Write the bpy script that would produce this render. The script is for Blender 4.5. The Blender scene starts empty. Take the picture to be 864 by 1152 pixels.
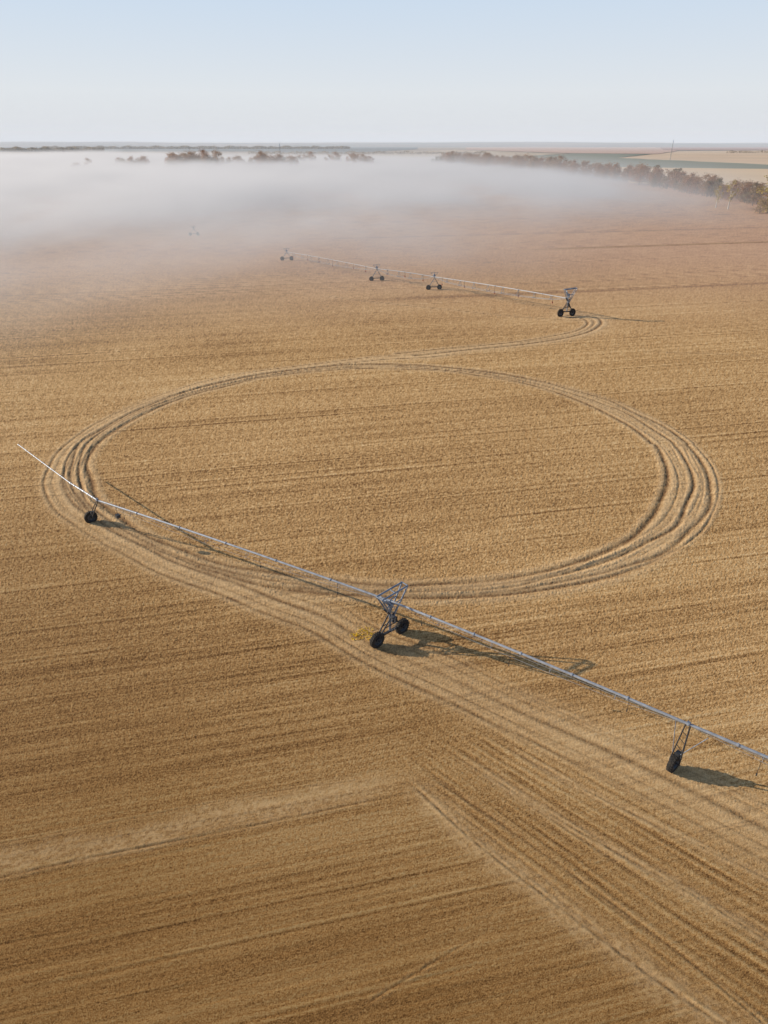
import bpy, math, random
import numpy as np
from mathutils import Vector, Matrix
random.seed(7)
rng = np.random.default_rng(11)
scene = bpy.context.scene
COL = scene.collection

scene.view_settings.view_transform = 'Standard'
scene.view_settings.look = 'None'
scene.view_settings.exposure = 0

CAM_H = 30.0
PITCH = 28.3
SUN_EL = 17.5
SUN_VEC = Vector((-0.966*math.cos(math.radians(SUN_EL)), 0.259*math.cos(math.radians(SUN_EL)), math.sin(math.radians(SUN_EL))))

# ------------------------------------------------------------------ node helpers
def new_mat(name):
    m = bpy.data.materials.new(name); m.use_nodes = True
    nt = m.node_tree
    for n in list(nt.nodes): nt.nodes.remove(n)
    out = nt.nodes.new('ShaderNodeOutputMaterial')
    return m, nt, out
def nd(nt, t, **kw):
    n = nt.nodes.new(t)
    for k, v in kw.items(): setattr(n, k, v)
    return n
def mth(nt, op, a, b=None, c=None, clamp=False):
    n = nt.nodes.new('ShaderNodeMath'); n.operation = op; n.use_clamp = clamp
    for i, v in enumerate((a, b, c)):
        if v is None: continue
        if isinstance(v, (int, float)): n.inputs[i].default_value = v
        else: nt.links.new(v, n.inputs[i])
    return n.outputs[0]
def maprange(nt, v, a, b, c, d, smooth=False):
    n = nt.nodes.new('ShaderNodeMapRange')
    n.interpolation_type = 'SMOOTHSTEP' if smooth else 'LINEAR'
    n.inputs['From Min'].default_value = a; n.inputs['From Max'].default_value = b
    n.inputs['To Min'].default_value = c; n.inputs['To Max'].default_value = d
    nt.links.new(v, n.inputs['Value'])
    return n.outputs['Result']
def mixc(nt, fac, a, b, mode='MIX'):
    n = nt.nodes.new('ShaderNodeMix'); n.data_type = 'RGBA'; n.blend_type = mode
    for sock, v in ((n.inputs[0], fac), (n.inputs[6], a), (n.inputs[7], b)):
        if isinstance(v, (int, float)): sock.default_value = v
        elif isinstance(v, tuple): sock.default_value = (*v[:3], 1)
        else: nt.links.new(v, sock)
    return n.outputs[2]
def noise(nt, vec, scale, detail=3, rough=0.55):
    n = nt.nodes.new('ShaderNodeTexNoise')
    n.inputs['Scale'].default_value = scale; n.inputs['Detail'].default_value = detail
    n.inputs['Roughness'].default_value = rough
    nt.links.new(vec, n.inputs['Vector'])
    return n.outputs['Fac']

def simple_mat(name, col, col2=None, rough=0.6, metal=0.0, scale=6.0, bump=0.0):
    m, nt, out = new_mat(name)
    p = nd(nt, 'ShaderNodeBsdfPrincipled')
    p.inputs['Roughness'].default_value = rough; p.inputs['Metallic'].default_value = metal
    tc = nd(nt, 'ShaderNodeTexCoord')
    f = noise(nt, tc.outputs['Object'], scale, 4)
    f2 = maprange(nt, f, 0.35, 0.68, 0, 1)
    c = mixc(nt, f2, col, col2 or tuple(0.7*x for x in col))
    nt.links.new(c, p.inputs['Base Color'])
    if bump:
        b = nd(nt, 'ShaderNodeBump'); b.inputs['Distance'].default_value = bump
        nt.links.new(f, b.inputs['Height']); nt.links.new(b.outputs[0], p.inputs['Normal'])
    nt.links.new(p.outputs[0], out.inputs['Surface'])
    return m

M_GALV = simple_mat('galvanised_steel', (0.50,0.54,0.60), (0.34,0.37,0.42), 0.45, 0.4, 3.0)
M_ZINC = simple_mat('dull_zinc', (0.52,0.53,0.55), (0.42,0.43,0.45), 0.75, 0.0, 3.0)
M_DULL = simple_mat('weathered_steel', (0.38,0.39,0.41), (0.27,0.28,0.30), 0.7, 0.1, 3.0)
M_FRAME = simple_mat('painted_frame_steel', (0.30,0.37,0.47), (0.16,0.20,0.27), 0.5, 0.3, 2.5)
M_DARK = simple_mat('dark_steel', (0.07,0.075,0.085), (0.03,0.03,0.035), 0.6, 0.3, 4.0)
M_TYRE = simple_mat('tyre_rubber', (0.014,0.014,0.016), (0.04,0.033,0.026), 0.85, 0.0, 5.0)
M_RIM = simple_mat('rim_steel', (0.12,0.13,0.15), (0.07,0.07,0.07), 0.5, 0.4, 5.0)
M_PANEL = simple_mat('white_panel_paint', (0.56,0.64,0.76), (0.46,0.52,0.62), 0.4, 0.0, 3.0)
M_RUST = simple_mat('orange_nozzle_weight', (0.45,0.12,0.07), (0.25,0.08,0.05), 0.6, 0.0, 5.0)
M_HOSE = simple_mat('black_hose', (0.05,0.05,0.055), (0.03,0.03,0.03), 0.6, 0.0, 5.0)

# ------------------------------------------------------------------ mesh builder
class MB:
    def __init__(s): s.v=[]; s.f=[]; s.m=[]; s.mats=[]
    def mi(s, mat):
        if mat not in s.mats: s.mats.append(mat)
        return s.mats.index(mat)
    def rod(s, a, b, r, mat, n=8, r2=None):
        a=Vector(a); b=Vector(b); d=(b-a)
        if d.length<1e-6: return
        d.normalize()
        up=Vector((0,0,1)) if abs(d.z)<0.95 else Vector((1,0,0))
        x=d.cross(up).normalized(); y=d.cross(x)
        i0=len(s.v); r2=r if r2 is None else r2
        for P,R in ((a,r),(b,r2)):
            for k in range(n):
                t=2*math.pi*k/n
                s.v.append(P+x*(R*math.cos(t))+y*(R*math.sin(t)))
        mi=s.mi(mat)
        for k in range(n):
            k2=(k+1)%n
            s.f.append((i0+k,i0+k2,i0+n+k2,i0+n+k)); s.m.append(mi)
        s.f.append(tuple(i0+k for k in range(n))[::-1]); s.m.append(mi)
        s.f.append(tuple(i0+n+k for k in range(n))); s.m.append(mi)
    def box(s, c, ex, ey, ez, hx, hy, hz, mat):
        c=Vector(c); ex=Vector(ex).normalized()*hx; ey=Vector(ey).normalized()*hy; ez=Vector(ez).normalized()*hz
        i0=len(s.v)
        for a in (-1,1):
            for b in (-1,1):
                for d in (-1,1):
                    s.v.append(c+ex*a+ey*b+ez*d)
        mi=s.mi(mat)
        for q in ((0,1,3,2),(4,6,7,5),(0,4,5,1),(2,3,7,6),(0,2,6,4),(1,5,7,3)):
            s.f.append(tuple(i0+k for k in q)); s.m.append(mi)
    def lathe(s, c, axis, prof, mat, n=28):
        c=Vector(c); d=Vector(axis).normalized()
        up=Vector((0,0,1)) if abs(d.z)<0.95 else Vector((1,0,0)); x=d.cross(up).normalized(); y=d.cross(x)
        i0=len(s.v); L=len(prof)
        for k in range(n):
            t=2*math.pi*k/n
            rd=x*math.cos(t)+y*math.sin(t)
            for (h,r) in prof: s.v.append(c+d*h+rd*r)
        mi=s.mi(mat)
        for k in range(n):
            k2=(k+1)%n
            for j in range(L-1):
                s.f.append((i0+k*L+j,i0+k*L+j+1,i0+k2*L+j+1,i0+k2*L+j)); s.m.append(mi)
    def mesh(s, name, smooth=False):
        me=bpy.data.meshes.new(name)
        me.from_pydata([tuple(v) for v in s.v],[],s.f)
        for m in s.mats: me.materials.append(m)
        me.polygons.foreach_set('material_index', s.m)
        if smooth: me.polygons.foreach_set('use_smooth',[True]*len(s.f))
        me.update(); return me

def add(name, data, parent=None, loc=(0,0,0), rot=(0,0,0), sc=(1,1,1)):
    o=bpy.data.objects.new(name, data); COL.objects.link(o)
    o.location=loc; o.rotation_euler=rot; o.scale=sc
    if parent: o.parent=parent
    return o

# ------------------------------------------------------------------ numpy noise
def hash2(ix, iy, seed):
    n=(ix.astype(np.int64)*374761393+iy.astype(np.int64)*668265263+seed*974634777)&0x7fffffff
    n=((n^(n>>13))*1274126177)&0x7fffffff
    n=(n^(n>>16))&0xffffff
    return n/float(0xffffff)
def vnoise(x,y,seed=0):
    fx=np.floor(x); fy=np.floor(y); tx=x-fx; ty=y-fy
    tx=tx*tx*(3-2*tx); ty=ty*ty*(3-2*ty)
    a=hash2(fx,fy,seed); b=hash2(fx+1,fy,seed); c=hash2(fx,fy+1,seed); d=hash2(fx+1,fy+1,seed)
    return (a*(1-tx)+b*tx)*(1-ty)+(c*(1-tx)+d*tx)*ty
def sstep(a,b,x):
    t=np.clip((x-a)/(b-a),0,1); return t*t*(3-2*t)

# ------------------------------------------------------------------ GROUND
sp, cp = math.sin(math.radians(PITCH)), math.cos(math.radians(PITCH))
ys=[-3000,-600,-120,-30,-8,0,5]
for k in np.arange(1290,168,-1.0):       # rows of the sheet get farther apart with distance
    a=(576-k)/768; ys.append(CAM_H*(cp+sp*a)/(sp-cp*a))
ys=[y for y in ys if y<7 or y>9]
ys+= [8000,12000,20000,30000]
ys=np.array(sorted(ys))
NF=1000
uf=np.linspace(-1,1,NF)
uo=np.array([1.35,2,3.5,7,20,60])
u=np.concatenate([-uo[::-1],uf,uo])
W=0.5625*1.08*(np.clip(ys,9,None)*cp+CAM_H*sp)
X=W[:,None]*u[None,:]; Y=np.repeat(ys[:,None],len(u),1)
cell=(np.gradient(ys)[:,None]+np.zeros_like(X)); cell=np.clip(cell,0.02,None)
al=math.radians(12.5)
S=X*math.cos(al)+Y*math.sin(al); Q=-X*math.sin(al)+Y*math.cos(al)

CX,CY=0.0,72.0
TH=np.degrees(np.arctan2(Y-CY,X-CX)); RHO=np.hypot(X-CX,Y-CY)
def polar_curve(pts, lo, hi, base):
    """track centre line as radius over bearing about the field's circle centre"""
    th=[];rr=[]
    for (x,y) in pts:
        t=math.degrees(math.atan2(y-CY,x-CX))
        while t<base: t+=360
        while t>=base+360: t-=360
        th.append(t); rr.append(math.hypot(x-CX,y-CY))
    o=np.argsort(th); th=np.array(th)[o]; rr=np.array(rr)[o]
    g=np.arange(lo,hi+0.5,0.5)
    full=(hi-lo)>=359
    r=np.interp(g,th,rr,period=360) if full else np.interp(g,th,rr)
    kk=np.hanning(25); kk/=kk.sum()
    rp=np.pad(r,12,mode='wrap') if full else np.pad(r,12,mode='reflect',reflect_type='odd')
    return g,np.convolve(rp,kk,'valid')
A_pts=[(15,112.5),(6.9,109),(-11.2,103.4),(-26.8,94.1),(-34.3,80.5),(-36.2,69.4),(-34.0,61.5),(-28.0,53.4),(-20.6,47.7),(-12.3,42.6),(-5.1,38.3),(2.7,32.4),(12.8,25.6),(18.4,21.1),(30,12)]
B_pts=[(-4.4,103.5),(9.2,102),(21.6,95.8),(31.2,85.5),(35.4,71.9),(33.6,61.5),(27.5,51.8),(20.4,46.3),(12.8,43.4),(4.5,42.2),(-2.1,42.5),(-13,45.0),(-21,50.0),(-28,56),(-32.5,63),(-34.8,72),(-32.6,82),(-24.8,93.2),(-13,101)]
C_pts=[(0,101.2),(16.6,96),(27.6,82.5),(29.9,72),(28.9,64.7),(20.6,51),(11.9,45.6),(3,44.0),(-6,45),(-16.4,48.8),(-26.2,57),(-30.6,64.7),(-32.2,71.9),(-30.4,80.5),(-23.6,91),(-11,99.8)]
gB,rB=polar_curve(B_pts,0,360,0)
gC,rC=polar_curve(C_pts,0,360,0)
rC=rB-(rB-rC)*0.88
gA,rA=polar_curve(A_pts,70,298,20)
T0=np.mod(TH,360)
RB=np.interp(T0,gB,rB); RC=np.interp(T0,gC,rC)
RA=np.interp(T0,gA,rA)
dRA=np.interp(T0,gA,np.gradient(rA,np.radians(0.5)))
skew=1/np.sqrt(1+(dRA/np.maximum(RHO,20))**2)
rut=np.zeros_like(X); bank=np.zeros_like(X); zz=np.zeros_like(X); swath=np.zeros_like(X)
grit=(0.5+0.8*rng.random(X.shape))*(0.75+0.5*vnoise(X/0.5,Y/0.5,99))
def add_rut(d, w, strength, mask=1.0, sl=None, deep=1.0):
    """narrow pressed wheel rut with low crumbly banks either side"""
    sl=sl or (slice(None),slice(None))
    ww=np.maximum(w,0.62*np.minimum(cell[sl],0.7))
    core=np.exp(-(d/(ww*0.5))**2)*mask*grit[sl]
    sh=np.exp(-((np.abs(d)-ww*1.25)/(ww*0.75))**2)*mask*grit[sl]
    rut[sl]=np.maximum(rut[sl],core*strength); bank[sl]=np.maximum(bank[sl],sh*strength)
    zz[sl]+= (-0.055*core+0.026*sh)*strength*deep
brk=0.75+0.25*vnoise(T0/2,RHO/0.6,5)
sides=0.85+0.35*np.abs(np.cos(np.radians(TH)))
for i,(f,st,w) in enumerate(((-0.02,1.0,.2),(0.15,1.1,.40),(0.26,0.6,.14),(0.38,0.6,.2),(0.52,1.1,.34),(0.64,.6,.16),(0.84,0.6,.18),(1.0,1.3,.46))):
    d=RHO-(RB*(1-f)+RC*f)+0.6*(vnoise(T0/9,T0*0,60+i)-0.5)
    m=brk*(0.2+0.8*vnoise(T0/13+f*7,T0*0,9+i))
    if i in (1,4,7): m=np.maximum(m,0.8*brk)
    add_rut(d,w,st,m*sides)
arc=np.maximum(sstep(30,60,T0)*(1-sstep(135,165,T0)),0.65*sstep(245,262,T0)*(1-sstep(300,325,T0)))
add_rut(RHO-RB-0.1,0.48,1.55,arc)
add_rut(RHO-(0.35*RB+0.65*RC),0.34,0.8,arc)
bandmask=sstep(0,0.8,RB-RHO+0.6)*sstep(0,0.8,RHO-RC+0.6)
swath=np.maximum(swath,bandmask*(0.3+0.6*vnoise(X/0.5,Y/0.5,91)))
amask=((T0>70)&(T0<297.5)).astype(float)*sstep(70,76,T0)*(RHO>20)
dA=(RHO-RA)*skew+0.35*(vnoise(T0/9,T0*0,71)-0.5)
farA=sstep(100,150,T0); late=sstep(243,262,T0); soft=1-0.12*late
for i,(off,st,w) in enumerate(((0,1.1,.22),(0.75,0.7,.14),(1.75,1.2,.34),(2.6,0.6,.15),(3.3,0.8,.2))):
    k=1.0 if off in(0,1.75) else farA
    mm=np.maximum(0.3+0.7*vnoise(T0/13,T0*0,80+i), 0.9*(1-farA))
    add_rut(dA+off,w if i else .26,st,amask*brk*k*soft*mm)
swath=np.maximum(swath,amask*np.exp(-(np.abs(dA+1.4)/1.9)**3)*(0.45+0.6*vnoise(X/0.35,Y/0.35,72))*(1-0.25*late))
def poly(pts,w,st,sw=0,deep=1.0):
    P=[Vector((*p,0)) for p in pts]; out=[]
    for i in range(len(P)-1):
        p0=P[max(i-1,0)];p1=P[i];p2=P[i+1];p3=P[min(i+2,len(P)-1)]
        for k in range(10):
            t=k/10; out.append(0.5*((2*p1)+(p2-p0)*t+(2*p0-5*p1+4*p2-p3)*t*t+(3*p1-p0-3*p2+p3)*t**3))
    out.append(P[-1])
    y0=min(p.y for p in out)-5; y1=max(p.y for p in out)+5
    i0,i1=np.searchsorted(ys,y0),np.searchsorted(ys,y1)
    sl=(slice(i0,i1),slice(None)); x=X[sl]; y=Y[sl]; D=np.full(x.shape,1e9)
    for a,b in zip(out[:-1],out[1:]):
        ex,ey=b.x-a.x,b.y-a.y; L2=ex*ex+ey*ey+1e-9
        t=np.clip(((x-a.x)*ex+(y-a.y)*ey)/L2,0,1)
        D=np.minimum(D,np.hypot(x-a.x-t*ex,y-a.y-t*ey))
    add_rut(D,w,st,1.0,sl,deep)
    if sw: swath[sl]=np.maximum(swath[sl],np.exp(-(D/sw)**2)*0.7)
poly([(35,137.6),(38.5,138.4),(41.6,136),(41.2,131),(37.4,124.8),(31.5,119.8),(24,115.8),(15,112.5),(5,108.6)],0.5,1.3,2.4)
poly([(36,135.8),(38,135.6),(39,133.2),(38,129.4),(34.5,124.6),(29,120.8),(23,117.3),(14,114.2),(2,109.9)],0.42,1.1)
poly([(40.4,134),(39.7,130.5),(36,124.6),(30,120),(23,116.5)],0.3,.6)
poly([(40,133),(28,136),(16,142),(0,150),(-12,157)],0.5,0.6)
def seg(ax,ay,bx,by,w,st,sw=0,nz=3,sws=0.8):
    L=math.hypot(bx-ax,by-ay); ex,ey=(bx-ax)/L,(by-ay)/L
    t=(X-ax)*ex+(Y-ay)*ey; d=-(X-ax)*ey+(Y-ay)*ex
    d=d+0.35*(vnoise(t/7,t*0,nz)-0.5)*2
    e=sstep(0,4,t)*(1-sstep(L-4,L,t))
    m=e*(0.25+0.75*vnoise(t/0.4,d*0+nz,nz))
    if st: add_rut(d,w,st,m,None,0.9)
    if sw:
        dr=d+0.5*(vnoise(t/0.5,t*0,nz+9)-0.5)*sw
        rough=0.3+0.7*sstep(.25,.75,vnoise(t/0.16,d/0.12,nz))*(0.5+0.5*vnoise(t/0.6,d/0.25,nz+3))
        np.maximum(swath,e*rough*np.exp(-(np.abs(dr)/sw)**3)*sws,out=swath)
# rough crushed straw bands meeting in a V at the near end of the field
seg(0.2,26.3,17.5,9.5,0.13,0.6,0.8,3,1.2)
seg(1.1,27.1,18.8,10.3,0.12,0.6,0,33)
seg(3.4,27.4,22.5,12.0,0.13,0.6,0.45,4,0.9)
seg(6.0,28.2,26.0,14.5,0.12,0.5,0.35,5,.8)
seg(6,33.2,30,17.0,0.16,0.5,0.5,8,.8)
seg(-27,18.7,2.0,25.4,0.13,0.0,0.75,44,1.3)
seg(-27,18.0,0.6,24.4,0.11,0.65,0.0,45)
seg(-27,19.5,0.6,25.9,0.08,0.35,0.0,46)
seg(-2.4,13.5,5.3,17.5,0.10,0.5,0,13)
seg(40,112,110,100,0.4,0.6,0,18)
# fan of drill rows running off toward the near right corner
fe=(0.717,-0.697); ft=(X-0.4)*fe[0]+(Y-26.3)*fe[1]; fd=(X-0.4)*0.697+(Y-26.3)*0.717
fdd=fd-0.02*np.maximum(ft,0)*fd*0.5
F=sstep(-0.9,0.2,fd)*(1-sstep(6.0,9.0,fd))*sstep(-1.5,3.5,ft)*(1-sstep(27,34,Y))
stripes=np.cos(fdd*2*np.pi/0.46+1.2*(vnoise(ft/5,ft*0,201)-.5))
stripes=0.8*stripes*(0.3+0.7*vnoise(ft/2.2,fd/0.5,202))+0.9*(vnoise(ft/3,fdd/0.13,203)-0.5)*2
qmod=np.zeros_like(X)
for i in range(190):
    q0=8+ (i**1.20)*0.80+random.uniform(-.6,.6)
    if q0>420: break
    w=0.036+0.0017*q0
    m=sstep(0.42,0.75,vnoise(S/(14+q0*0.25)+i*13.7,S*0,i+40))*random.uniform(0.25,0.9)*(0.7+0.3*sstep(20,60,Y))
    d=Q-q0
    qmod+= -np.exp(-(d/w)**2)*m+0.7*np.exp(-((d-2.2*w)/w)**2)*m
for q0,k in ((150,0.9),(262,1.4),(318,1.0)):
    qmod+= -1.1*np.exp(-((Q-q0)/(1.2))**2)*sstep(0,60,S)*k
rut=np.maximum(rut,0.9*np.exp(-((Q-218.5-0.6*vnoise(S/20,S*0,5))/1.5)**2)*sstep(85,125,S))
tone=0.0
for (ls,lq,wt,sd) in ((14,0.11,0.32,1),(30,0.30,0.22,2),(60,2.4,0.09,3),(6,0.06,0.30,4),(120,11,0.10,7),(40,0.9,0.12,8)):
    fade=np.clip(2.2*lq/np.maximum(cell,1e-3),0,1)
    tone=tone+wt*(vnoise(S/ls,Q/lq,sd)-0.5)*2*(0.3+0.7*fade)
tone=tone*(1-0.8*F)+0.5*stripes*F; qmod=qmod*(1-0.85*F)
tone+=0.13*(vnoise(X/14+3,Y/12,21)-0.5)*2+0.12*(vnoise(X/45,Y/30,22)-0.5)*2
tone+=rng.normal(0,0.45,X.shape)*np.clip(1.35-Y/160,0.45,1)
tone=0.5+0.42*tone+0.34*qmod
amp=np.clip(1.2-Y/140,0.15,1)
h=(0.014*(vnoise(S/6,Q/0.20,31)-0.5)*(1-F)+0.014*(vnoise(S/1.6,Q/0.10,32)-0.5))*amp+0.016*stripes*F
h+=rng.normal(0,1,X.shape)*np.clip(cell*0.075,0,0.009)
h+=0.012*qmod
h=h*(1-0.3*swath)+zz
h+=0.4*(vnoise(X/60,Y/60,35)-0.5)*sstep(10,60,Y)
far=sstep(450,900,Y); h=h*(1-far)
outer=(np.abs(u)>1.001)[None,:]|(ys<7)[:,None]
h=np.where(outer,0,h)
nr,nc=X.shape
co=np.empty((nr*nc,3),dtype=np.float32); co[:,0]=X.ravel(); co[:,1]=Y.ravel(); co[:,2]=h.ravel()
idx=np.arange(nr*nc).reshape(nr,nc)
quads=np.stack([idx[:-1,:-1],idx[:-1,1:],idx[1:,1:],idx[1:,:-1]],-1).reshape(-1,4).astype(np.int32)
me=bpy.data.meshes.new('ground')
me.vertices.add(nr*nc); me.vertices.foreach_set('co',co.ravel())
nq=len(quads); me.loops.add(nq*4); me.loops.foreach_set('vertex_index',quads.ravel())
me.polygons.add(nq); me.polygons.foreach_set('loop_start',np.arange(0,nq*4,4,dtype=np.int32))
try: me.polygons.foreach_set('loop_total',np.full(nq,4,dtype=np.int32))
except Exception: pass
me.update(calc_edges=True)
ca=me.color_attributes.new('soil','FLOAT_COLOR','POINT')
c4=np.ones((nr*nc,4),dtype=np.float32)
c4[:,0]=np.clip(rut,0,1).ravel(); c4[:,1]=np.clip(0.65*bank+0.75*swath,0,1).ravel(); c4[:,2]=np.clip(tone,-0.3,1.3).ravel()
ca.data.foreach_set('color',c4.ravel())
ground=add('ground',me); ground['kind']='structure'
ground['label']='harvested golden stubble field with curved wheel ruts'

m,nt,out=new_mat('stubble_field')
p=nd(nt,'ShaderNodeBsdfPrincipled'); p.inputs['Roughness'].default_value=0.9
p.inputs['Specular IOR Level'].default_value=0.15
at=nd(nt,'ShaderNodeAttribute',attribute_name='soil')
sx=nd(nt,'ShaderNodeSeparateColor'); nt.links.new(at.outputs['Color'],sx.inputs[0])
geo=nd(nt,'ShaderNodeNewGeometry')
mp=nd(nt,'ShaderNodeMapping'); mp.inputs['Rotation'].default_value=(0,0,-al); mp.inputs['Scale'].default_value=(0.25,1,1)
nt.links.new(geo.outputs['Position'],mp.inputs['Vector'])
n1=noise(nt,mp.outputs[0],14.0,5,0.75)
n2=noise(nt,geo.outputs['Position'],28.0,4,0.85)
n3=noise(nt,geo.outputs['Position'],0.05,3,0.5)
t=mth(nt,'ADD',sx.outputs[2],mth(nt,'MULTIPLY',mth(nt,'SUBTRACT',n1,0.5),1.1))
t=mth(nt,'ADD',t,mth(nt,'MULTIPLY',mth(nt,'SUBTRACT',n2,0.5),2.6))
cr=nd(nt,'ShaderNodeValToRGB'); nt.links.new(t,cr.inputs[0])
e=cr.color_ramp.elements
e[0].position=0.0; e[0].color=(0.17,0.078,0.026,1)
e[1].position=1.0; e[1].color=(1.0,0.75,0.41,1)
x_=e.new(0.36); x_.color=(0.56,0.315,0.12,1)
x_=e.new(0.62); x_.color=(0.82,0.495,0.205,1)
c=cr.outputs[0]
sp3=nd(nt,'ShaderNodeSeparateXYZ'); nt.links.new(geo.outputs['Position'],sp3.inputs[0])
# shade between stubble painted as darker colour at near end; far end rosier
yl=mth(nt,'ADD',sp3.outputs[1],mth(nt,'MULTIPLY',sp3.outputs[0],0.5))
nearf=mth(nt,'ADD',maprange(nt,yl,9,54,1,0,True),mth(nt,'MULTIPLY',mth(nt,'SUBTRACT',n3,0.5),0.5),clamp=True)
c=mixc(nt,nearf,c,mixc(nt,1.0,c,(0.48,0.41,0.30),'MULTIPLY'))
pale=mixc(nt,nearf,(1.0,0.72,0.41),(0.80,0.55,0.28))
c=mixc(nt,mth(nt,'MULTIPLY',sx.outputs[1],mth(nt,'ADD',0.12,mth(nt,'MULTIPLY',n2,0.75)),clamp=True),c,pale)
c=mixc(nt,mth(nt,'MULTIPLY',sx.outputs[0],0.9,clamp=True),c,mixc(nt,nearf,(0.20,0.10,0.042),(0.12,0.065,0.03)))
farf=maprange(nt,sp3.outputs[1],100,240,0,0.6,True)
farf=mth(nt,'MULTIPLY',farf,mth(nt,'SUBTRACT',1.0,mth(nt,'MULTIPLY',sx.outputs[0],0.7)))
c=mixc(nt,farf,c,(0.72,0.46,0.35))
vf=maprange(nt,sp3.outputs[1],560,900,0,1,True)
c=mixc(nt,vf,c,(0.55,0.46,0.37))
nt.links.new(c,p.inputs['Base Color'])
b=nd(nt,'ShaderNodeBump'); b.inputs['Strength'].default_value=0.45; b.inputs['Distance'].default_value=0.022
nt.links.new(mth(nt,'ADD',n1,n2),b.inputs['Height']); nt.links.new(b.outputs[0],p.inputs['Normal'])
nt.links.new(p.outputs[0],out.inputs['Surface'])
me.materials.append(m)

# ------------------------------------------------------------------ distant fields and hills
def field(name,label,pts,z,c1,c2):
    P=[(k*(cp*y+CAM_H*sp),y) for (k,y) in pts]; vs=[]
    R=random.Random(name)
    for i,(a,b) in enumerate(zip(P,P[1:]+P[:1])):     # gently irregular field edges
        n=6; L=math.hypot(b[0]-a[0],b[1]-a[1]); am=min(0.02*L,12)
        for k in range(n):
            t=k/n; j=0 if k==0 else am
            vs.append((a[0]+(b[0]-a[0])*t+R.uniform(-j,j),a[1]+(b[1]-a[1])*t+R.uniform(-j,j),z))
    me=bpy.data.meshes.new(name); me.from_pydata(vs,[],[tuple(range(len(vs)))]); 
    mm=simple_mat(name+'_soil',c1,c2,0.95,0,0.004)
    me.materials.append(mm)
    o=add(name,me); o['kind']='structure'; o['label']=label
field('pale_field','pale harvested wheat field',[(.34,1897),(.5625,1250),(.74,1050),(1.2,960),(1.2,4200),(.5625,4300),(.43,3800)],0.5,(.86,.64,.44),(.74,.55,.38))
field('green_field','muted green winter crop field',[(.10,1650),(.349,1104),(.5625,1040),(.8,960),(1.1,930),(1.1,1000),(.5625,1250),(.34,1897),(.39,2600),(.28,2900)],0.9,(.26,.29,.22),(.33,.33,.25))  # green paled and greyed, distance haze put into the crop colour
field('straw_field','bright straw coloured field strip',[(.33,1110),(.6,1000),(1.0,920),(1.0,520),(.5625,540),(.36,640)],1.3,(.92,.68,.42),(.82,.59,.36))
field('tan_field','tan fallow field',[(-.068,2150),(.12,1640),(.26,2700),(.18,3600),(.10,4800)],0.7,(.70,.54,.38),(.60,.49,.35))
field('rose_field','rosy tan stubble field',[(.12,4900),(.19,3600),(.27,2850),(.40,2650),(.43,3900),(.40,9000),(.12,9500)],1.5,(.74,.50,.39),(.66,.46,.36))
field('brown_field','reddish brown ploughed field',[(.41,4300),(.5625,4400),(1.2,4300),(1.2,24000),(.40,24000)],1.9,(.54,.31,.24),(.47,.30,.25))
field('dark_field','grey green far field',[(-.9,3300),(-.2,3600),(-.08,2600),(.05,5200),(.05,12000),(-.9,12000)],1.1,(.20,.23,.24),(.25,.27,.26))
hx=np.linspace(-13000,13000,140); hy=np.linspace(9000,17000,14)
HX,HY=np.meshgrid(hx,hy)
HZ=np.sin(np.clip((HY-9000)/8000,0,1)*np.pi)*(38+34*vnoise(HX/2300,HY/4000,301)+14*vnoise(HX/700,HY/2000,302))
HZ[0,:]=-2; HZ[-1,:]=-2
hv=np.stack([HX,HY,HZ],-1).reshape(-1,3).tolist(); hi=np.arange(HX.size).reshape(HX.shape)
hf=np.stack([hi[:-1,:-1],hi[:-1,1:],hi[1:,1:],hi[1:,:-1]],-1).reshape(-1,4).tolist()
hm=bpy.data.meshes.new('hills'); hm.from_pydata(hv,[],hf)
hm.polygons.foreach_set('use_smooth',[True]*len(hf))
hm.materials.append(simple_mat('hill_fields',(.42,.34,.28),(.22,.23,.20),0.95,0,0.0007))
o=add('hills',hm); o['kind']='structure'; o['label']='low rolling farmed hills along the horizon'

# ------------------------------------------------------------------ wheels and machine parts
def make_wheel(name, R=0.58, w=0.16):
    b=MB()
    prof=[(-w*0.9,R*0.58),(-w,R*0.72),(-w,R*0.88),(-w*0.75,R*0.95),(0,R*0.965),(w*0.75,R*0.95),(w,R*0.88),(w,R*0.72),(w*0.9,R*0.58)]
    b.lathe((0,0,0),(0,1,0),prof,M_TYRE,30)
    for k in range(22):
        t=2*math.pi*k/22
        for sgn in (-1,1):
            tt=t+(0.14 if sgn>0 else 0)
            rd=Vector((math.cos(tt),0,math.sin(tt))); tg=Vector((-math.sin(tt),0,math.cos(tt)))
            ax=(Vector((0,1,0))*sgn+tg*0.5)
            b.box(rd*(R*0.965)+Vector((0,sgn*w*0.5,0)),ax,tg,rd,w*0.5,0.022,R*0.035,M_TYRE)
    rim=[(-w*0.85,R*0.6),(-w*0.6,R*0.55),(-w*0.15,R*0.5),(-w*0.12,R*0.18),(-w*0.4,R*0.15),(-w*0.4,0.001)]
    b.lathe((0,0,0),(0,1,0),rim,M_RIM,24)
    b.lathe((0,0,0),(0,1,0),[(-h_,r_) for h_,r_ in rim],M_RIM,24)
    return b.mesh(name)
WHEEL=make_wheel('wheel')

E1=Vector((0.75,0.66,0)).normalized(); E2=Vector((0.66,-0.75,0)).normalized(); EZ=Vector((0,0,1))

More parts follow.
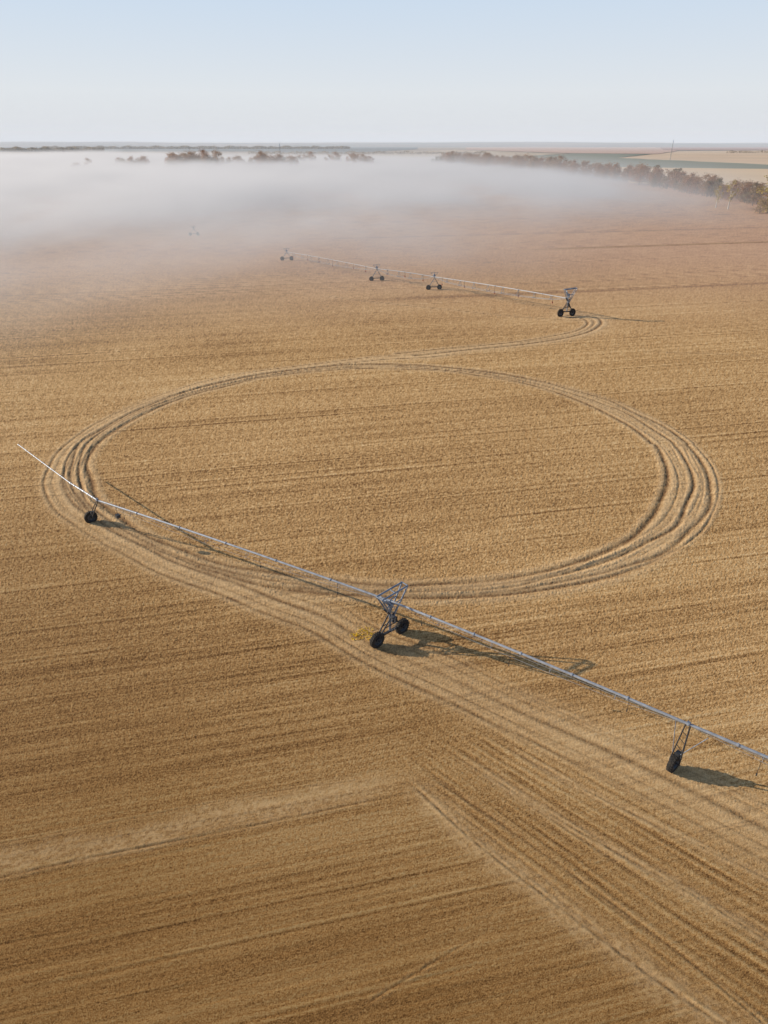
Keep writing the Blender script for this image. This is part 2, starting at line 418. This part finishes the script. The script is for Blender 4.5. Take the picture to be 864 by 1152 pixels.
def pivot_tower(parent, loc, top=3.95, e1=E1, e2=E2):
    b=MB()
    hw=1.15; ln=0.22      # the head leans a little along the beam
    b.box(EZ*0.74,e1,e2,EZ,1.35,0.07,0.07,M_DARK)
    for s1 in (-1,1):
        b.box(e1*hw*s1+EZ*0.68,e1,e2,EZ,0.15,0.18,0.08,M_DARK)
        b.rod(e1*hw*s1+EZ*0.58-e2*0.28,e1*hw*s1+EZ*0.58+e2*0.28,0.06,M_DARK)
    # crossing legs under an open triangular head frame with a flat top
    for s2 in (-1,1):
        o=e2*0.2*s2
        tl=e1*(-1.15+ln)+e2*0.28*s2+EZ*(top-0.08); trr=e1*(1.12+ln)+e2*0.28*s2+EZ*(top+0.06)
        apex=e1*(0.10)+o+EZ*1.95
        b.rod(tl,trr,0.06,M_FRAME); b.rod(tl,apex,0.055,M_FRAME); b.rod(trr,apex,0.055,M_FRAME)
        b.rod(tl.lerp(apex,.42),trr.lerp(apex,.42),0.035,M_FRAME)
        b.rod(e1*-1.05+o*.5+EZ*0.78,e1*0.60+o+EZ*2.75,0.05,M_DARK)
        b.rod(e1*1.05+o*.5+EZ*0.78,e1*-0.40+o+EZ*2.65,0.05,M_DARK)
        b.rod(e1*-0.5+o*.7+EZ*1.35,e1*0.55+o*.7+EZ*1.35,0.03,M_DARK)
    for f in (0,.5,1):
        q=-1.15+2.27*f; zt=top-0.08+0.14*f
        b.rod(e1*(q+ln)-e2*0.28+EZ*zt,e1*(q+ln)+e2*0.28+EZ*zt,0.04,M_FRAME)
    b.rod(EZ*0.8,EZ*(3.3),0.08,M_FRAME,10)
    b.lathe(e1*0.05+EZ*3.0,EZ,[(-.25,.001),(-.25,.2),(.2,.2),(.25,.14),(.25,.001)],M_FRAME,14)
    b.box(e1*0.3+e2*0.1+EZ*1.65,e1,e2,EZ,0.15,0.16,0.2,M_DARK)
    tw=add('pivot_tower',b.mesh('pivot_tower'),parent,loc)
    b=MB()
    ax=(e1*0.75-EZ*0.95).normalized(); pn=ax.cross(e2).normalized()
    if pn.z<0: pn=-pn
    b.box((0,0,0),ax,e2,pn,0.68,0.24,0.02,M_PANEL)
    b.box(-pn*0.09,ax,e2,pn,0.45,0.18,0.065,M_FRAME)
    pa=add('control_panel',b.mesh('control_panel'),tw,e1*(-0.42+ln)+EZ*(top-0.70))
    pa['label']='pale tilted cover plate on the tower head'
    b=MB()
    for s in (-1,1): b.rod(e1*0.14*s,e1*0.14*s+EZ*2.0,0.014,M_DULL)
    for k in range(7): b.rod(e1*-0.14+EZ*(0.15+0.28*k),e1*0.14+EZ*(0.15+0.28*k),0.01,M_DULL)
    add('ladder',b.mesh('ladder'),tw,e2*0.36+EZ*0.95)
    for s1 in (-1,1):
        add('wheel',WHEEL,tw,e1*hw*s1+EZ*0.57,(0,0.3*s1,math.atan2(e1.y,e1.x)))
    return tw

def drive_unit(parent, loc, hp, e1=E1, e2=E2, two=False, lean=0.2):
    """support leg under the pipe; hp = pipe height"""
    b=MB()
    if two:
        for s1 in (-1,1):
            b.rod(e1*1.35*s1+EZ*0.6,EZ*(hp-0.05)+e2*0.25*s1,0.05,M_DARK)
            b.rod(e1*1.35*s1+EZ*0.6,EZ*(hp-0.05)-e2*0.9,0.03,M_FRAME)
        b.box(EZ*0.66,e1,e2,EZ,1.6,0.08,0.08,M_DARK)
        b.rod(e1*-0.7+EZ*1.8,e1*0.7+EZ*1.8,0.03,M_FRAME)
        b.box(EZ*(hp+0.35),e1,e2,EZ,0.2,0.15,0.25,M_FRAME)
        b.rod(EZ*hp,EZ*(hp+1.1),0.05,M_DULL)
        b.rod(e1*-0.9+EZ*(hp+0.9),e1*0.9+EZ*(hp+0.9),0.05,M_DULL)
        for s1 in (-1,1): b.rod(e1*0.9*s1+EZ*(hp+0.9),EZ*(hp-0.1),0.04,M_FRAME)
    else:
        b.rod(e2*0.28+EZ*0.58,-e2*0.28+EZ*0.58,0.05,M_DARK)
        b.rod(e2*0.27+EZ*0.55,e2*(0.12+lean)+EZ*(hp-0.05),0.045,M_DARK)
        b.rod(-e2*0.27+EZ*0.55,e2*(lean-0.12)+EZ*(hp-0.05),0.035,M_DARK)
        if lean<1:
            b.rod(e2*0.2+EZ*1.3,e2*(lean+1.1)+EZ*(hp-0.08),0.022,M_FRAME)
            b.rod(-e2*0.2+EZ*1.0,e2*-0.5+EZ*(hp-0.06),0.022,M_FRAME)
        for k in range(4):
            z=1.0+0.55*k; o=lean*(z-.55)/(hp-.55)
            b.rod(e2*(0.2+o)+EZ*z,e2*(o-0.18)+EZ*(z+.25),0.018,M_DARK)
        b.box(EZ*1.15+e1*0.12+e2*lean*.15,e1,e2,EZ,0.16,0.12,0.12,M_DARK)
        b.box(EZ*(hp+0.12)+e2*lean,e1,e2,EZ,0.07,0.08,0.08,M_FRAME)
    du=add('drive_unit',b.mesh('drive_unit'),parent,loc)
    for s1 in ((-1,1) if two else (0,)):
        add('wheel',WHEEL,du,e1*1.35*s1+EZ*0.56,(0,0.2,math.atan2(e1.y,e1.x)))
    return du

def pipe_span(parent, base, A, B, rise, depth, bays, ndrops, r=0.078, dl=1.3, truss=True, weights=False, mat=None, tr=0.01):
    mat=mat or M_GALV
    A=Vector(A)-base; B=Vector(B)-base
    N=24; P=[]
    for i in range(N+1):
        t=i/N; q=A.lerp(B,t); q.z+=rise*4*t*(1-t); P.append(q)
    b=MB()
    for i in range(N): b.rod(P[i],P[i+1],r,mat,10)
    for i in range(0,N+1,4):
        d=(P[min(i+1,N)]-P[max(i-1,0)]).normalized(); b.rod(P[i]-d*0.04,P[i]+d*0.04,r*1.5,mat,12)
    add('pipe',b.mesh('pipe'),parent)
    d=(B-A); d.z=0; d.normalize(); sd=Vector((-d.y,d.x,0))
    def at(t):
        q=A.lerp(B,t); q.z+=rise*4*t*(1-t); return q
    if truss:
        b=MB(); prev=None
        for i in range(bays+1):
            t=i/bays; c=at(t); dep=depth*(4*t*(1-t))**0.55 if 0<i<bays else 0.05
            cur=[c+sd*s*dep*0.45-EZ*dep for s in (-1,1)]
            if 0<i<bays:
                for q in cur: b.rod(c,q,tr*1.3,M_DULL,5)
                b.rod(cur[0],cur[1],tr,M_DULL,5)
            if prev:
                for q,w in zip(prev,cur): b.rod(q,w,tr,M_DULL,5)
            prev=cur
        add('truss',b.mesh('truss'),parent)
    for i in range(ndrops):
        t=(i+0.5)/ndrops+random.uniform(-.04,.04); c=at(t)
        b=MB(); o1=sd*0.15; dd=dl*random.uniform(.6,1.1)
        b.rod((0,0,0),o1+EZ*0.08,0.01,M_HOSE,5); b.rod(o1+EZ*0.08,o1-EZ*dd,0.012 if not weights else .03,M_HOSE,5)
        b.rod(o1-EZ*dd,o1-EZ*(dd+(0.16 if not weights else .35)),0.035 if not weights else 0.13,M_RUST if weights else M_HOSE,8)
        add('sprinkler_drop',b.mesh('sprinkler_drop'),parent,c)

mloc=Vector((0.4,37.2,0))
mach=add('irrigation_machine',None,None,mloc)
mach['category']='irrigation machine'; mach['group']='wheeled irrigation machines in the field'
mach['label']='long galvanised pivot irrigation pipe on wheeled tower, stubble field'
pivot_tower(mach,(0,0,0))
Lw=Vector((-26.3,53.7,0)); Rw=Vector((15.7,26.1,0))
Pc=Vector((0.4,37.2,3.25)); Pl=Vector((-24.35,51.5,3.4)); Pr=Vector((15.8,26.0,3.5)); 
Pm=Vector((-28.0,54.9,3.35)); Pe=Vector((-37.2,64.4,3.1)); Pz=Vector((27.5,17.6,3.3))
drive_unit(mach,Lw-mloc,3.4,lean=2.95); drive_unit(mach,Rw-mloc,3.45,lean=0.15)
pipe_span(mach,mloc,Pl,Pc,0.12,0.5,7,4)
pipe_span(mach,mloc,Pc,Pr,0.10,0.4,5,3)
pipe_span(mach,mloc,Pm,Pl,0.02,0.3,3,0,r=0.065,truss=False)
pipe_span(mach,mloc,Pe,Pm,0.0,0.3,3,0,r=0.05,truss=False)
pipe_span(mach,mloc,Pr,Pz,0.05,0.35,4,2)
b=MB(); b.rod((0,0,0),(0,0,-0.75),0.02,M_HOSE,5); b.box((0,0,-0.9),E1,E2,EZ,0.16,0.2,0.13,M_DARK); b.rod((-.2,0,-1.05),(.25,.1,-.8),0.04,M_DARK,6)
add('hanging_valve',b.mesh('hanging_valve'),mach,Pl.lerp(Pc,0.08)-mloc+EZ*0.02)

floc=Vector((36,137.2,0))
fm=add('irrigation_machine',None,None,floc)
fm['category']='irrigation machine'; fm['group']='wheeled irrigation machines in the field'
fm['label']='long truss irrigation boom on wheeled towers vanishing into mist'
fr=Vector((0.97,0.24,0)).normalized()
tw=pivot_tower(fm,(0,0,0),3.95,fr,Vector((-fr.y,fr.x,0))); tw.scale=(1.12,1.12,1.35)
stations=[Vector((11.7,165.6,0)),Vector((-1.8,177.4,0)),Vector((-28.5,211.6,0)),Vector((-71,274,0))]
prev=floc+EZ*3.5
for i,sn in enumerate(stations):
    hp=2.9 if i<2 else 2.4
    drive_unit(fm,sn-floc,hp,fr,Vector((-fr.y,fr.x,0)),two=True)
    cur=sn+EZ*hp; L=(cur-prev).length
    if i<3:
        pipe_span(fm,floc,prev,cur,0.15,1.25,max(5,int(L/4)),max(3,int(L/7)),r=(0.1,.09,.07)[i],dl=1.3,weights=True,mat=M_ZINC,tr=(0.042,.04,.03)[i])
    prev=cur

# ------------------------------------------------------------------ weeds by the tower wheel
def weed_mat():
    m,nt,out=new_mat('yellow_weed')
    tc=nd(nt,'ShaderNodeTexCoord'); n=noise(nt,tc.outputs['Object'],3,3)
    c=mixc(nt,maprange(nt,n,.35,.65,0,1),(0.95,0.70,0.08),(0.75,0.58,0.10))
    d=nd(nt,'ShaderNodeBsdfDiffuse'); tr=nd(nt,'ShaderNodeBsdfTranslucent'); ms=nd(nt,'ShaderNodeMixShader')
    nt.links.new(c,d.inputs[0]); nt.links.new(c,tr.inputs[0]); ms.inputs[0].default_value=.5
    nt.links.new(d.outputs[0],ms.inputs[1]); nt.links.new(tr.outputs[0],ms.inputs[2]); nt.links.new(ms.outputs[0],out.inputs[0]); return m
vs=[];fs=[]
for (x,y,r,n) in ((-1.35,37.9,0.7,190),(-0.8,37.3,0.45,100),(-2.0,37.4,0.45,60)):
    for i in range(n):
        a=random.uniform(0,6.28); rr=r*random.random()**0.7; px,py=x+rr*math.cos(a),y+rr*math.sin(a)*.8
        hh=random.uniform(.05,.16); b2=random.uniform(0,6.28); w_=random.uniform(.02,.055); i0=len(vs)
        dx,dy=math.cos(b2),math.sin(b2); lx,ly=random.uniform(-.25,.25),random.uniform(-.25,.25)
        vs+= [(px-dx*w_,py-dy*w_,-.05),(px+dx*w_,py+dy*w_,-.05),(px+lx*.6+dx*w_,py+ly*.6+dy*w_,hh*.7),(px+lx,py+ly,hh)]; fs.append((i0,i0+1,i0+2,i0+3))
wm=bpy.data.meshes.new('yellow_weeds'); wm.from_pydata(vs,[],fs); wm.materials.append(weed_mat())
o=add('yellow_weeds',wm); o['kind']='stuff'; o['label']='yellow green weeds scattered beside the tower wheel'

# ------------------------------------------------------------------ trees
def leaf_mat(name,c1,c2,c3):
    m,nt,out=new_mat(name)
    p=nd(nt,'ShaderNodeBsdfPrincipled'); p.inputs['Roughness'].default_value=0.8
    oi=nd(nt,'ShaderNodeObjectInfo'); tc=nd(nt,'ShaderNodeTexCoord')
    n=noise(nt,tc.outputs['Object'],0.6,3)
    c=mixc(nt,maprange(nt,n,.35,.65,0,1),c1,c2)
    c=mixc(nt,mth(nt,'MULTIPLY',oi.outputs['Random'],0.8),c,c3)
    nt.links.new(c,p.inputs['Base Color'])
    tr=nd(nt,'ShaderNodeBsdfTranslucent'); nt.links.new(c,tr.inputs['Color'])
    ms=nd(nt,'ShaderNodeMixShader'); ms.inputs[0].default_value=0.4
    nt.links.new(p.outputs[0],ms.inputs[1]); nt.links.new(tr.outputs[0],ms.inputs[2])
    nt.links.new(ms.outputs[0],out.inputs['Surface']); return m
M_BARK=simple_mat('bark',(0.24,0.19,0.16),(0.15,0.12,0.11),0.9,0,2.0)
M_BIRCH=simple_mat('pale_bark',(0.62,0.6,0.56),(0.4,0.37,0.33),0.8,0,2.0)
M_RUSSET=leaf_mat('russet_leaves',(0.48,0.26,0.15),(0.36,0.22,0.15),(0.40,0.29,0.19))
M_OLIVE=leaf_mat('olive_leaves',(0.30,0.26,0.16),(0.22,0.19,0.13),(0.38,0.25,0.15))
M_GOLD=leaf_mat('golden_leaves',(0.56,0.42,0.13),(0.36,0.31,0.12),(0.46,0.38,0.14))
def tree_meshes(seed,H,wid,bark,leaf,nleaf=1500,lsize=0.42,base=0.2):
    R=random.Random(seed); b=MB()
    b.rod((0,0,-0.2),(R.uniform(-.2,.2),R.uniform(-.2,.2),H*0.5),0.022*H,bark,7,0.012*H)
    b.rod((0,0,H*0.48),(R.uniform(-.4,.4),R.uniform(-.4,.4),H*0.93),0.012*H,bark,6,0.003*H)
    lobes=[]
    for i in range(13):
        t=base+ (0.95-base)*(i+0.5)/13; a=R.uniform(0,6.28)
        rr=wid*math.sin(math.pi*min(1,(t-base)/(1-base)*0.85+0.12))*R.uniform(0.45,0.85)
        tip=Vector((math.cos(a)*rr,math.sin(a)*rr,H*t+R.uniform(0,.08)*H))
        b.rod((0,0,H*max(0.12,t-0.16)),tip,0.007*H,bark,5,0.002*H)
        lobes.append((tip,R.uniform(0.35,0.6)*wid))
        for k in range(3):
            q=tip.lerp(Vector((0,0,H*t)),R.uniform(0,.5))
            b.rod(q,q+Vector((R.uniform(-1,1),R.uniform(-1,1),R.uniform(.2,1.2)))*wid*0.4,0.003*H,bark,4,0.001*H)
    lobes.append((Vector((0,0,H*0.9)),0.35*wid))
    tr=b.mesh('trunk')
    vs=[];fs=[]
    for i in range(nleaf):
        c,r=R.choice(lobes)
        d=Vector((R.gauss(0,1),R.gauss(0,1),R.gauss(0,.8))); d.normalize()
        q=c+d*r*(R.random()**0.45)
        n=Vector((R.gauss(0,1),R.gauss(0,1),R.gauss(0,1))).normalized(); a=n.orthogonal().normalized(); bb=n.cross(a)
        s=lsize*R.uniform(.5,1.2); i0=len(vs)
        vs+= [q+a*s,q+bb*s*.7,q-a*s*.8,q-bb*s*.8]; fs.append((i0,i0+1,i0+2,i0+3))
    cm=bpy.data.meshes.new('crown'); cm.from_pydata([tuple(v) for v in vs],[],fs); cm.materials.append(leaf)
    return tr,cm
variants=[tree_meshes(1,12,3.8,M_BARK,M_RUSSET,950,.33,.08),tree_meshes(2,11,4.6,M_BARK,M_RUSSET,1000,.33,.05),tree_meshes(3,13,3.2,M_BARK,M_OLIVE,700,.33),
          tree_meshes(4,10.5,3.8,M_BARK,M_RUSSET,520,0.31,.1),tree_meshes(5,14,3.0,M_BIRCH,M_GOLD,350,0.30,.3),tree_meshes(6,8,4.6,M_BARK,M_OLIVE,850,.34,.03),
          tree_meshes(7,13,4.2,M_BARK,M_GOLD,1500,.34,.06)]
LAB={0:'tall russet autumn tree in field shelterbelt',1:'broad rust brown autumn tree in shelterbelt',2:'slender olive green tree in shelterbelt',
     3:'thin half bare brown autumn tree in shelterbelt',4:'thin birch with pale trunk and golden leaves',5:'low spreading olive green tree in shelterbelt',
     6:'broad yellow green tree at the end of the shelterbelt'}
def plant(x,y,v,s):
    o=add('autumn_tree',None,None,(x,y,0),(0,0,random.uniform(0,6.28)),(s*random.uniform(1.0,1.4),s*random.uniform(1.0,1.4),s*random.uniform(.85,1.08)))
    o['category']='tree'; o['label']=LAB[v]; o['group']='autumn trees in the field shelterbelt'
    add('trunk',variants[v][0],o); add('crown',variants[v][1],o)
belt=[(224,366),(214,405),(215,470),(222,560),(222,680),(205,820),(187,958),(150,1150),(110,1380)]
cnt=0
for i in range(len(belt)-1):
    (x0,y0),(x1,y1)=belt[i],belt[i+1]; L=math.hypot(x1-x0,y1-y0)
    n=int(L/(2.8 if i<3 else 4.0)); g=(1,1,1,1.1,1.2,1.35,1.5,1.45)[i]
    for k in range(n):
        t=(k+random.random())/n
        v=random.choice([0,0,0,1,1,1,1,3,3,5,2 if i<4 else 0])
        plant(x0+(x1-x0)*t+random.uniform(-9,9),y0+(y1-y0)*t,v,g*random.uniform(.68,1.12)); cnt+=1
for (x,y,v,s) in ((191,370,6,1.4),(186,368,5,.8),(203,390,4,1.05),(181,392,4,1.0),(178,400,4,.85),(199,376,6,1.1),(207,372,6,1.3),(213,378,0,1.3)): plant(x,y,v,s)
def clump(k0,k1,y,n,s0,s1):
    for i in range(n):
        k=random.uniform(k0,k1); yy=y+random.uniform(-35,35)
        plant(k*(cp*yy+CAM_H*sp),yy,random.choice([0,1,1,1,5,3]),random.uniform(s0,s1))
clump(-.315,-.235,1020,34,1.4,1.95)
clump(-.24,-.13,1050,34,1.15,1.75)
clump(-.39,-.345,1050,12,1.2,1.6)
clump(-.05,-.02,1150,9,1.4,1.7)
clump(.07,.10,1250,10,1.3,1.6)
clump(-.13,-.06,1250,12,1.2,1.6)
clump(-.46,-.43,900,5,.9,1.3)
vs=[];fs=[]
def wood(k0,k1,y,h,n):
    for i in range(n):
        k=random.uniform(k0,k1); yy=y*(1+random.uniform(-.01,.01)); x=k*(cp*yy+14)
        hh=h*(0.75+0.25*math.sin(k*67+y)*math.sin(k*231))
        q=Vector((x,yy,random.random()*abs(hh)+1.0)); s=h*0.22
        nn=Vector((random.gauss(0,1),random.gauss(0,1)-1,random.gauss(0,1))).normalized(); a=nn.orthogonal().normalized(); bb=nn.cross(a); i0=len(vs)
        vs.extend([q+a*s*1.6,q+bb*s,q-a*s*1.6,q-bb*s]); fs.append((i0,i0+1,i0+2,i0+3))
wood(-.75,-.41,3600,18,3400); wood(-.5,-.05,5600,20,3500); wood(-.2,.15,2600,9,1200); wood(.5,.75,3000,8,600)
wm=bpy.data.meshes.new('far_woods'); wm.from_pydata([tuple(v) for v in vs],[],fs); wm.materials.append(M_OLIVE)
wo=add('far_woods',wm); wo['kind']='stuff'; wo['label']='thin dark woods along the horizon'

# ------------------------------------------------------------------ masts
def mast(x,y,H,w):
    o=add('lattice_mast',None,None,(x,y,0)); o['category']='mast'; o['label']='tall thin lattice mast standing in hazy fields'
    b=MB(); C=[Vector((w*math.cos(t),w*math.sin(t),0)) for t in (0.3,0.3+2.094,0.3+4.189)]
    n=12
    for k in range(n):
        z0,z1=H*k/n,H*(k+1)/n; f0,f1=1-.6*k/n,1-.6*(k+1)/n
        for i in range(3):
            b.rod(C[i]*f0+EZ*z0,C[i]*f1+EZ*z1,0.12,M_DULL,5)
            b.rod(C[i]*f0+EZ*z0,C[(i+1)%3]*f1+EZ*z1,0.06,M_DULL,4)
    b.rod(EZ*H,EZ*(H+5),0.1,M_DULL,5)
    add('lattice',b.mesh('lattice'),o)
    b=MB()
    for k in range(3):
        t=2.094*k; b.box((math.cos(t)*0.9*w*.6,math.sin(t)*.9*w*.6,0),(math.cos(t),math.sin(t),0),(-math.sin(t),math.cos(t),0),EZ,0.15,0.3,1.2,M_PANEL)
    add('antenna',b.mesh('antenna'),o,(0,0,H-2))
mast(-.151*(cp*1150+14),1150,31,0.8)
mast(.419*(cp*1600+14),1600,38,1.0)

# ------------------------------------------------------------------ mist
def prism(name,foot,z0,z1):
    n=len(foot)
    vs=[(x,y,z0) for x,y in foot]+[(x,y,z1) for x,y in foot]
    fs=[tuple(range(n))[::-1],tuple(range(n,2*n))]+[(i,(i+1)%n,n+(i+1)%n,n+i) for i in range(n)]
    me=bpy.data.meshes.new(name); me.from_pydata(vs,[],fs); return add(name,me)
mist=prism('mist',[(-950,66),(-90,66),(-40,94),(0,130),(60,175),(150,230),(260,300),(310,420),(310,560),(300,820),(250,1050),(200,1300),(200,2000),(-1300,2000)],0.6,27)
mist['kind']='stuff'; mist['label']='low white morning mist bank lying over the field'
m,nt,out=new_mat('mist_volume')
tc=nd(nt,'ShaderNodeTexCoord'); s3=nd(nt,'ShaderNodeSeparateXYZ'); nt.links.new(tc.outputs['Object'],s3.inputs[0])
x,y,z=s3.outputs
nA=noise(nt,tc.outputs['Object'],0.0075,3,0.6)
mpn=nd(nt,'ShaderNodeMapping'); mpn.inputs['Scale'].default_value=(1,0.55,2.4); nt.links.new(tc.outputs['Object'],mpn.inputs[0])
nB=noise(nt,mpn.outputs[0],0.012,4,0.68)
e0=mth(nt,'SUBTRACT',y,mth(nt,'MULTIPLY',x,1.05))
e0=mth(nt,'ADD',e0,mth(nt,'MULTIPLY',mth(nt,'SUBTRACT',nA,0.5),170))
edge=maprange(nt,e0,115,410,0,1)
edge=mth(nt,'POWER',edge,1.3)
rx=mth(nt,'ADD',x,mth(nt,'MULTIPLY',mth(nt,'SUBTRACT',nA,0.5),130))
rf=maprange(nt,rx,290,110,0,1,True)
# tallest over the open field, sinking again toward the woods behind
tall=mth(nt,'MULTIPLY',maprange(nt,x,160,-250,0.4,1,True),maprange(nt,y,350,1000,1.0,0.62,True))
tall=mth(nt,'MULTIPLY',tall,maprange(nt,x,-260,-480,1,1.8,True))
topz=mth(nt,'ADD',mth(nt,'MULTIPLY',mth(nt,'MULTIPLY',maprange(nt,nB,.3,.7,0,1),tall),23),6.5)
topz=mth(nt,'MINIMUM',topz,26.5)
hz=mth(nt,'SUBTRACT',1.0,mth(nt,'DIVIDE',z,topz),clamp=True)
hz=mth(nt,'POWER',hz,2.0)
back=maprange(nt,y,1100,1980,1,0,True)
wisp=maprange(nt,nB,.32,.68,0.12,1.5)
den=mth(nt,'MULTIPLY',mth(nt,'MULTIPLY',edge,rf),mth(nt,'MULTIPLY',hz,back))
den=mth(nt,'MULTIPLY',mth(nt,'MULTIPLY',den,wisp),0.042)
# faint ground haze everywhere over the far field, thinning upward past the treetops
base=mth(nt,'MULTIPLY',maprange(nt,e0,60,330,0,0.0028,True),maprange(nt,z,26,1,0,1,True))
base=mth(nt,'MULTIPLY',base,maprange(nt,x,308,230,0,1,True))
base=mth(nt,'MULTIPLY',base,maprange(nt,y,1300,1990,1,0,True))
den=mth(nt,'ADD',den,base)
vp=nd(nt,'ShaderNodeVolumePrincipled')
vp.inputs['Color'].default_value=(0.90,0.90,0.93,1); vp.inputs['Anisotropy'].default_value=0.2
nt.links.new(den,vp.inputs['Density'])
vp.inputs['Emission Color'].default_value=(0.82,0.84,0.90,1)
nt.links.new(mth(nt,'MULTIPLY',den,0.16),vp.inputs['Emission Strength'])  # added faint glow stands in for light scattered repeatedly inside the mist
nt.links.new(vp.outputs[0],out.inputs['Volume'])
mist.data.materials.append(m)
try: m.cycles.volume_step_rate=0.11
except Exception as ex: print('step rate',ex)

hz_=prism('haze',[(-16000,2120),(16000,2120),(16000,29000),(-16000,29000)],2.4,170)
hz_['kind']='stuff'; hz_['label']='thin bluish haze over the distant fields'
m,nt,out=new_mat('haze_volume')
vp=nd(nt,'ShaderNodeVolumePrincipled'); vp.inputs['Density'].default_value=0.00011
vp.inputs['Color'].default_value=(0.95,0.97,1.0,1)
vp.inputs['Emission Color'].default_value=(0.75,0.85,1.0,1); vp.inputs['Emission Strength'].default_value=0.00011*0.3  # haze itself glows faintly blue, added in place of scattered skylight
nt.links.new(vp.outputs[0],out.inputs['Volume']); hz_.data.materials.append(m)

# ------------------------------------------------------------------ world + sun
w=bpy.data.worlds.new('World'); scene.world=w; w.use_nodes=True
nt=w.node_tree
for n in list(nt.nodes): nt.nodes.remove(n)
wo_=nd(nt,'ShaderNodeOutputWorld'); bg=nd(nt,'ShaderNodeBackground'); bg.inputs['Strength'].default_value=0.1
sky=nd(nt,'ShaderNodeTexSky'); sky.sky_type='NISHITA'; sky.sun_disc=False
sky.sun_elevation=math.radians(SUN_EL); sky.sun_rotation=math.radians(-75)
sky.air_density=1.0; sky.dust_density=1.2; sky.ozone_density=1.5
tc=nd(nt,'ShaderNodeTexCoord'); s3=nd(nt,'ShaderNodeSeparateXYZ'); nt.links.new(tc.outputs['Generated'],s3.inputs[0])
cr=nd(nt,'ShaderNodeValToRGB'); nt.links.new(maprange(nt,s3.outputs[2],0,0.4,0,1),cr.inputs[0])
e=cr.color_ramp.elements
e[0].position=0; e[0].color=(.71,.73,.76,1)
e[1].position=1; e[1].color=(.28,.40,.64,1)
q=e.new(.14); q.color=(.75,.79,.83,1)
q=e.new(.37); q.color=(.62,.73,.86,1)
sc_=nd(nt,'ShaderNodeVectorMath',operation='SCALE'); sc_.inputs['Scale'].default_value=10; nt.links.new(cr.outputs[0],sc_.inputs[0])
fac=maprange(nt,s3.outputs[2],0.18,0.55,0.97,0.05)
c=mixc(nt,fac,sky.outputs[0],sc_.outputs[0])
nt.links.new(c,bg.inputs[0]); nt.links.new(bg.outputs[0],wo_.inputs[0])
sun=bpy.data.lights.new('sun','SUN'); sun.energy=5.0; sun.angle=math.radians(0.5); sun.color=(1.0,0.88,0.72)
so=add('sun',sun,None,(0,0,100)); so.rotation_mode='QUATERNION'; so.rotation_quaternion=SUN_VEC.to_track_quat('Z','Y')

# ------------------------------------------------------------------ camera
cam=bpy.data.cameras.new('camera'); cam.sensor_fit='VERTICAL'; cam.sensor_height=36; cam.sensor_width=27; cam.lens=24
cam.clip_start=0.5; cam.clip_end=40000
co_=add('camera',cam,None,(0,0,CAM_H),(math.radians(90-PITCH),0,0)); scene.camera=co_
print('trees',cnt)
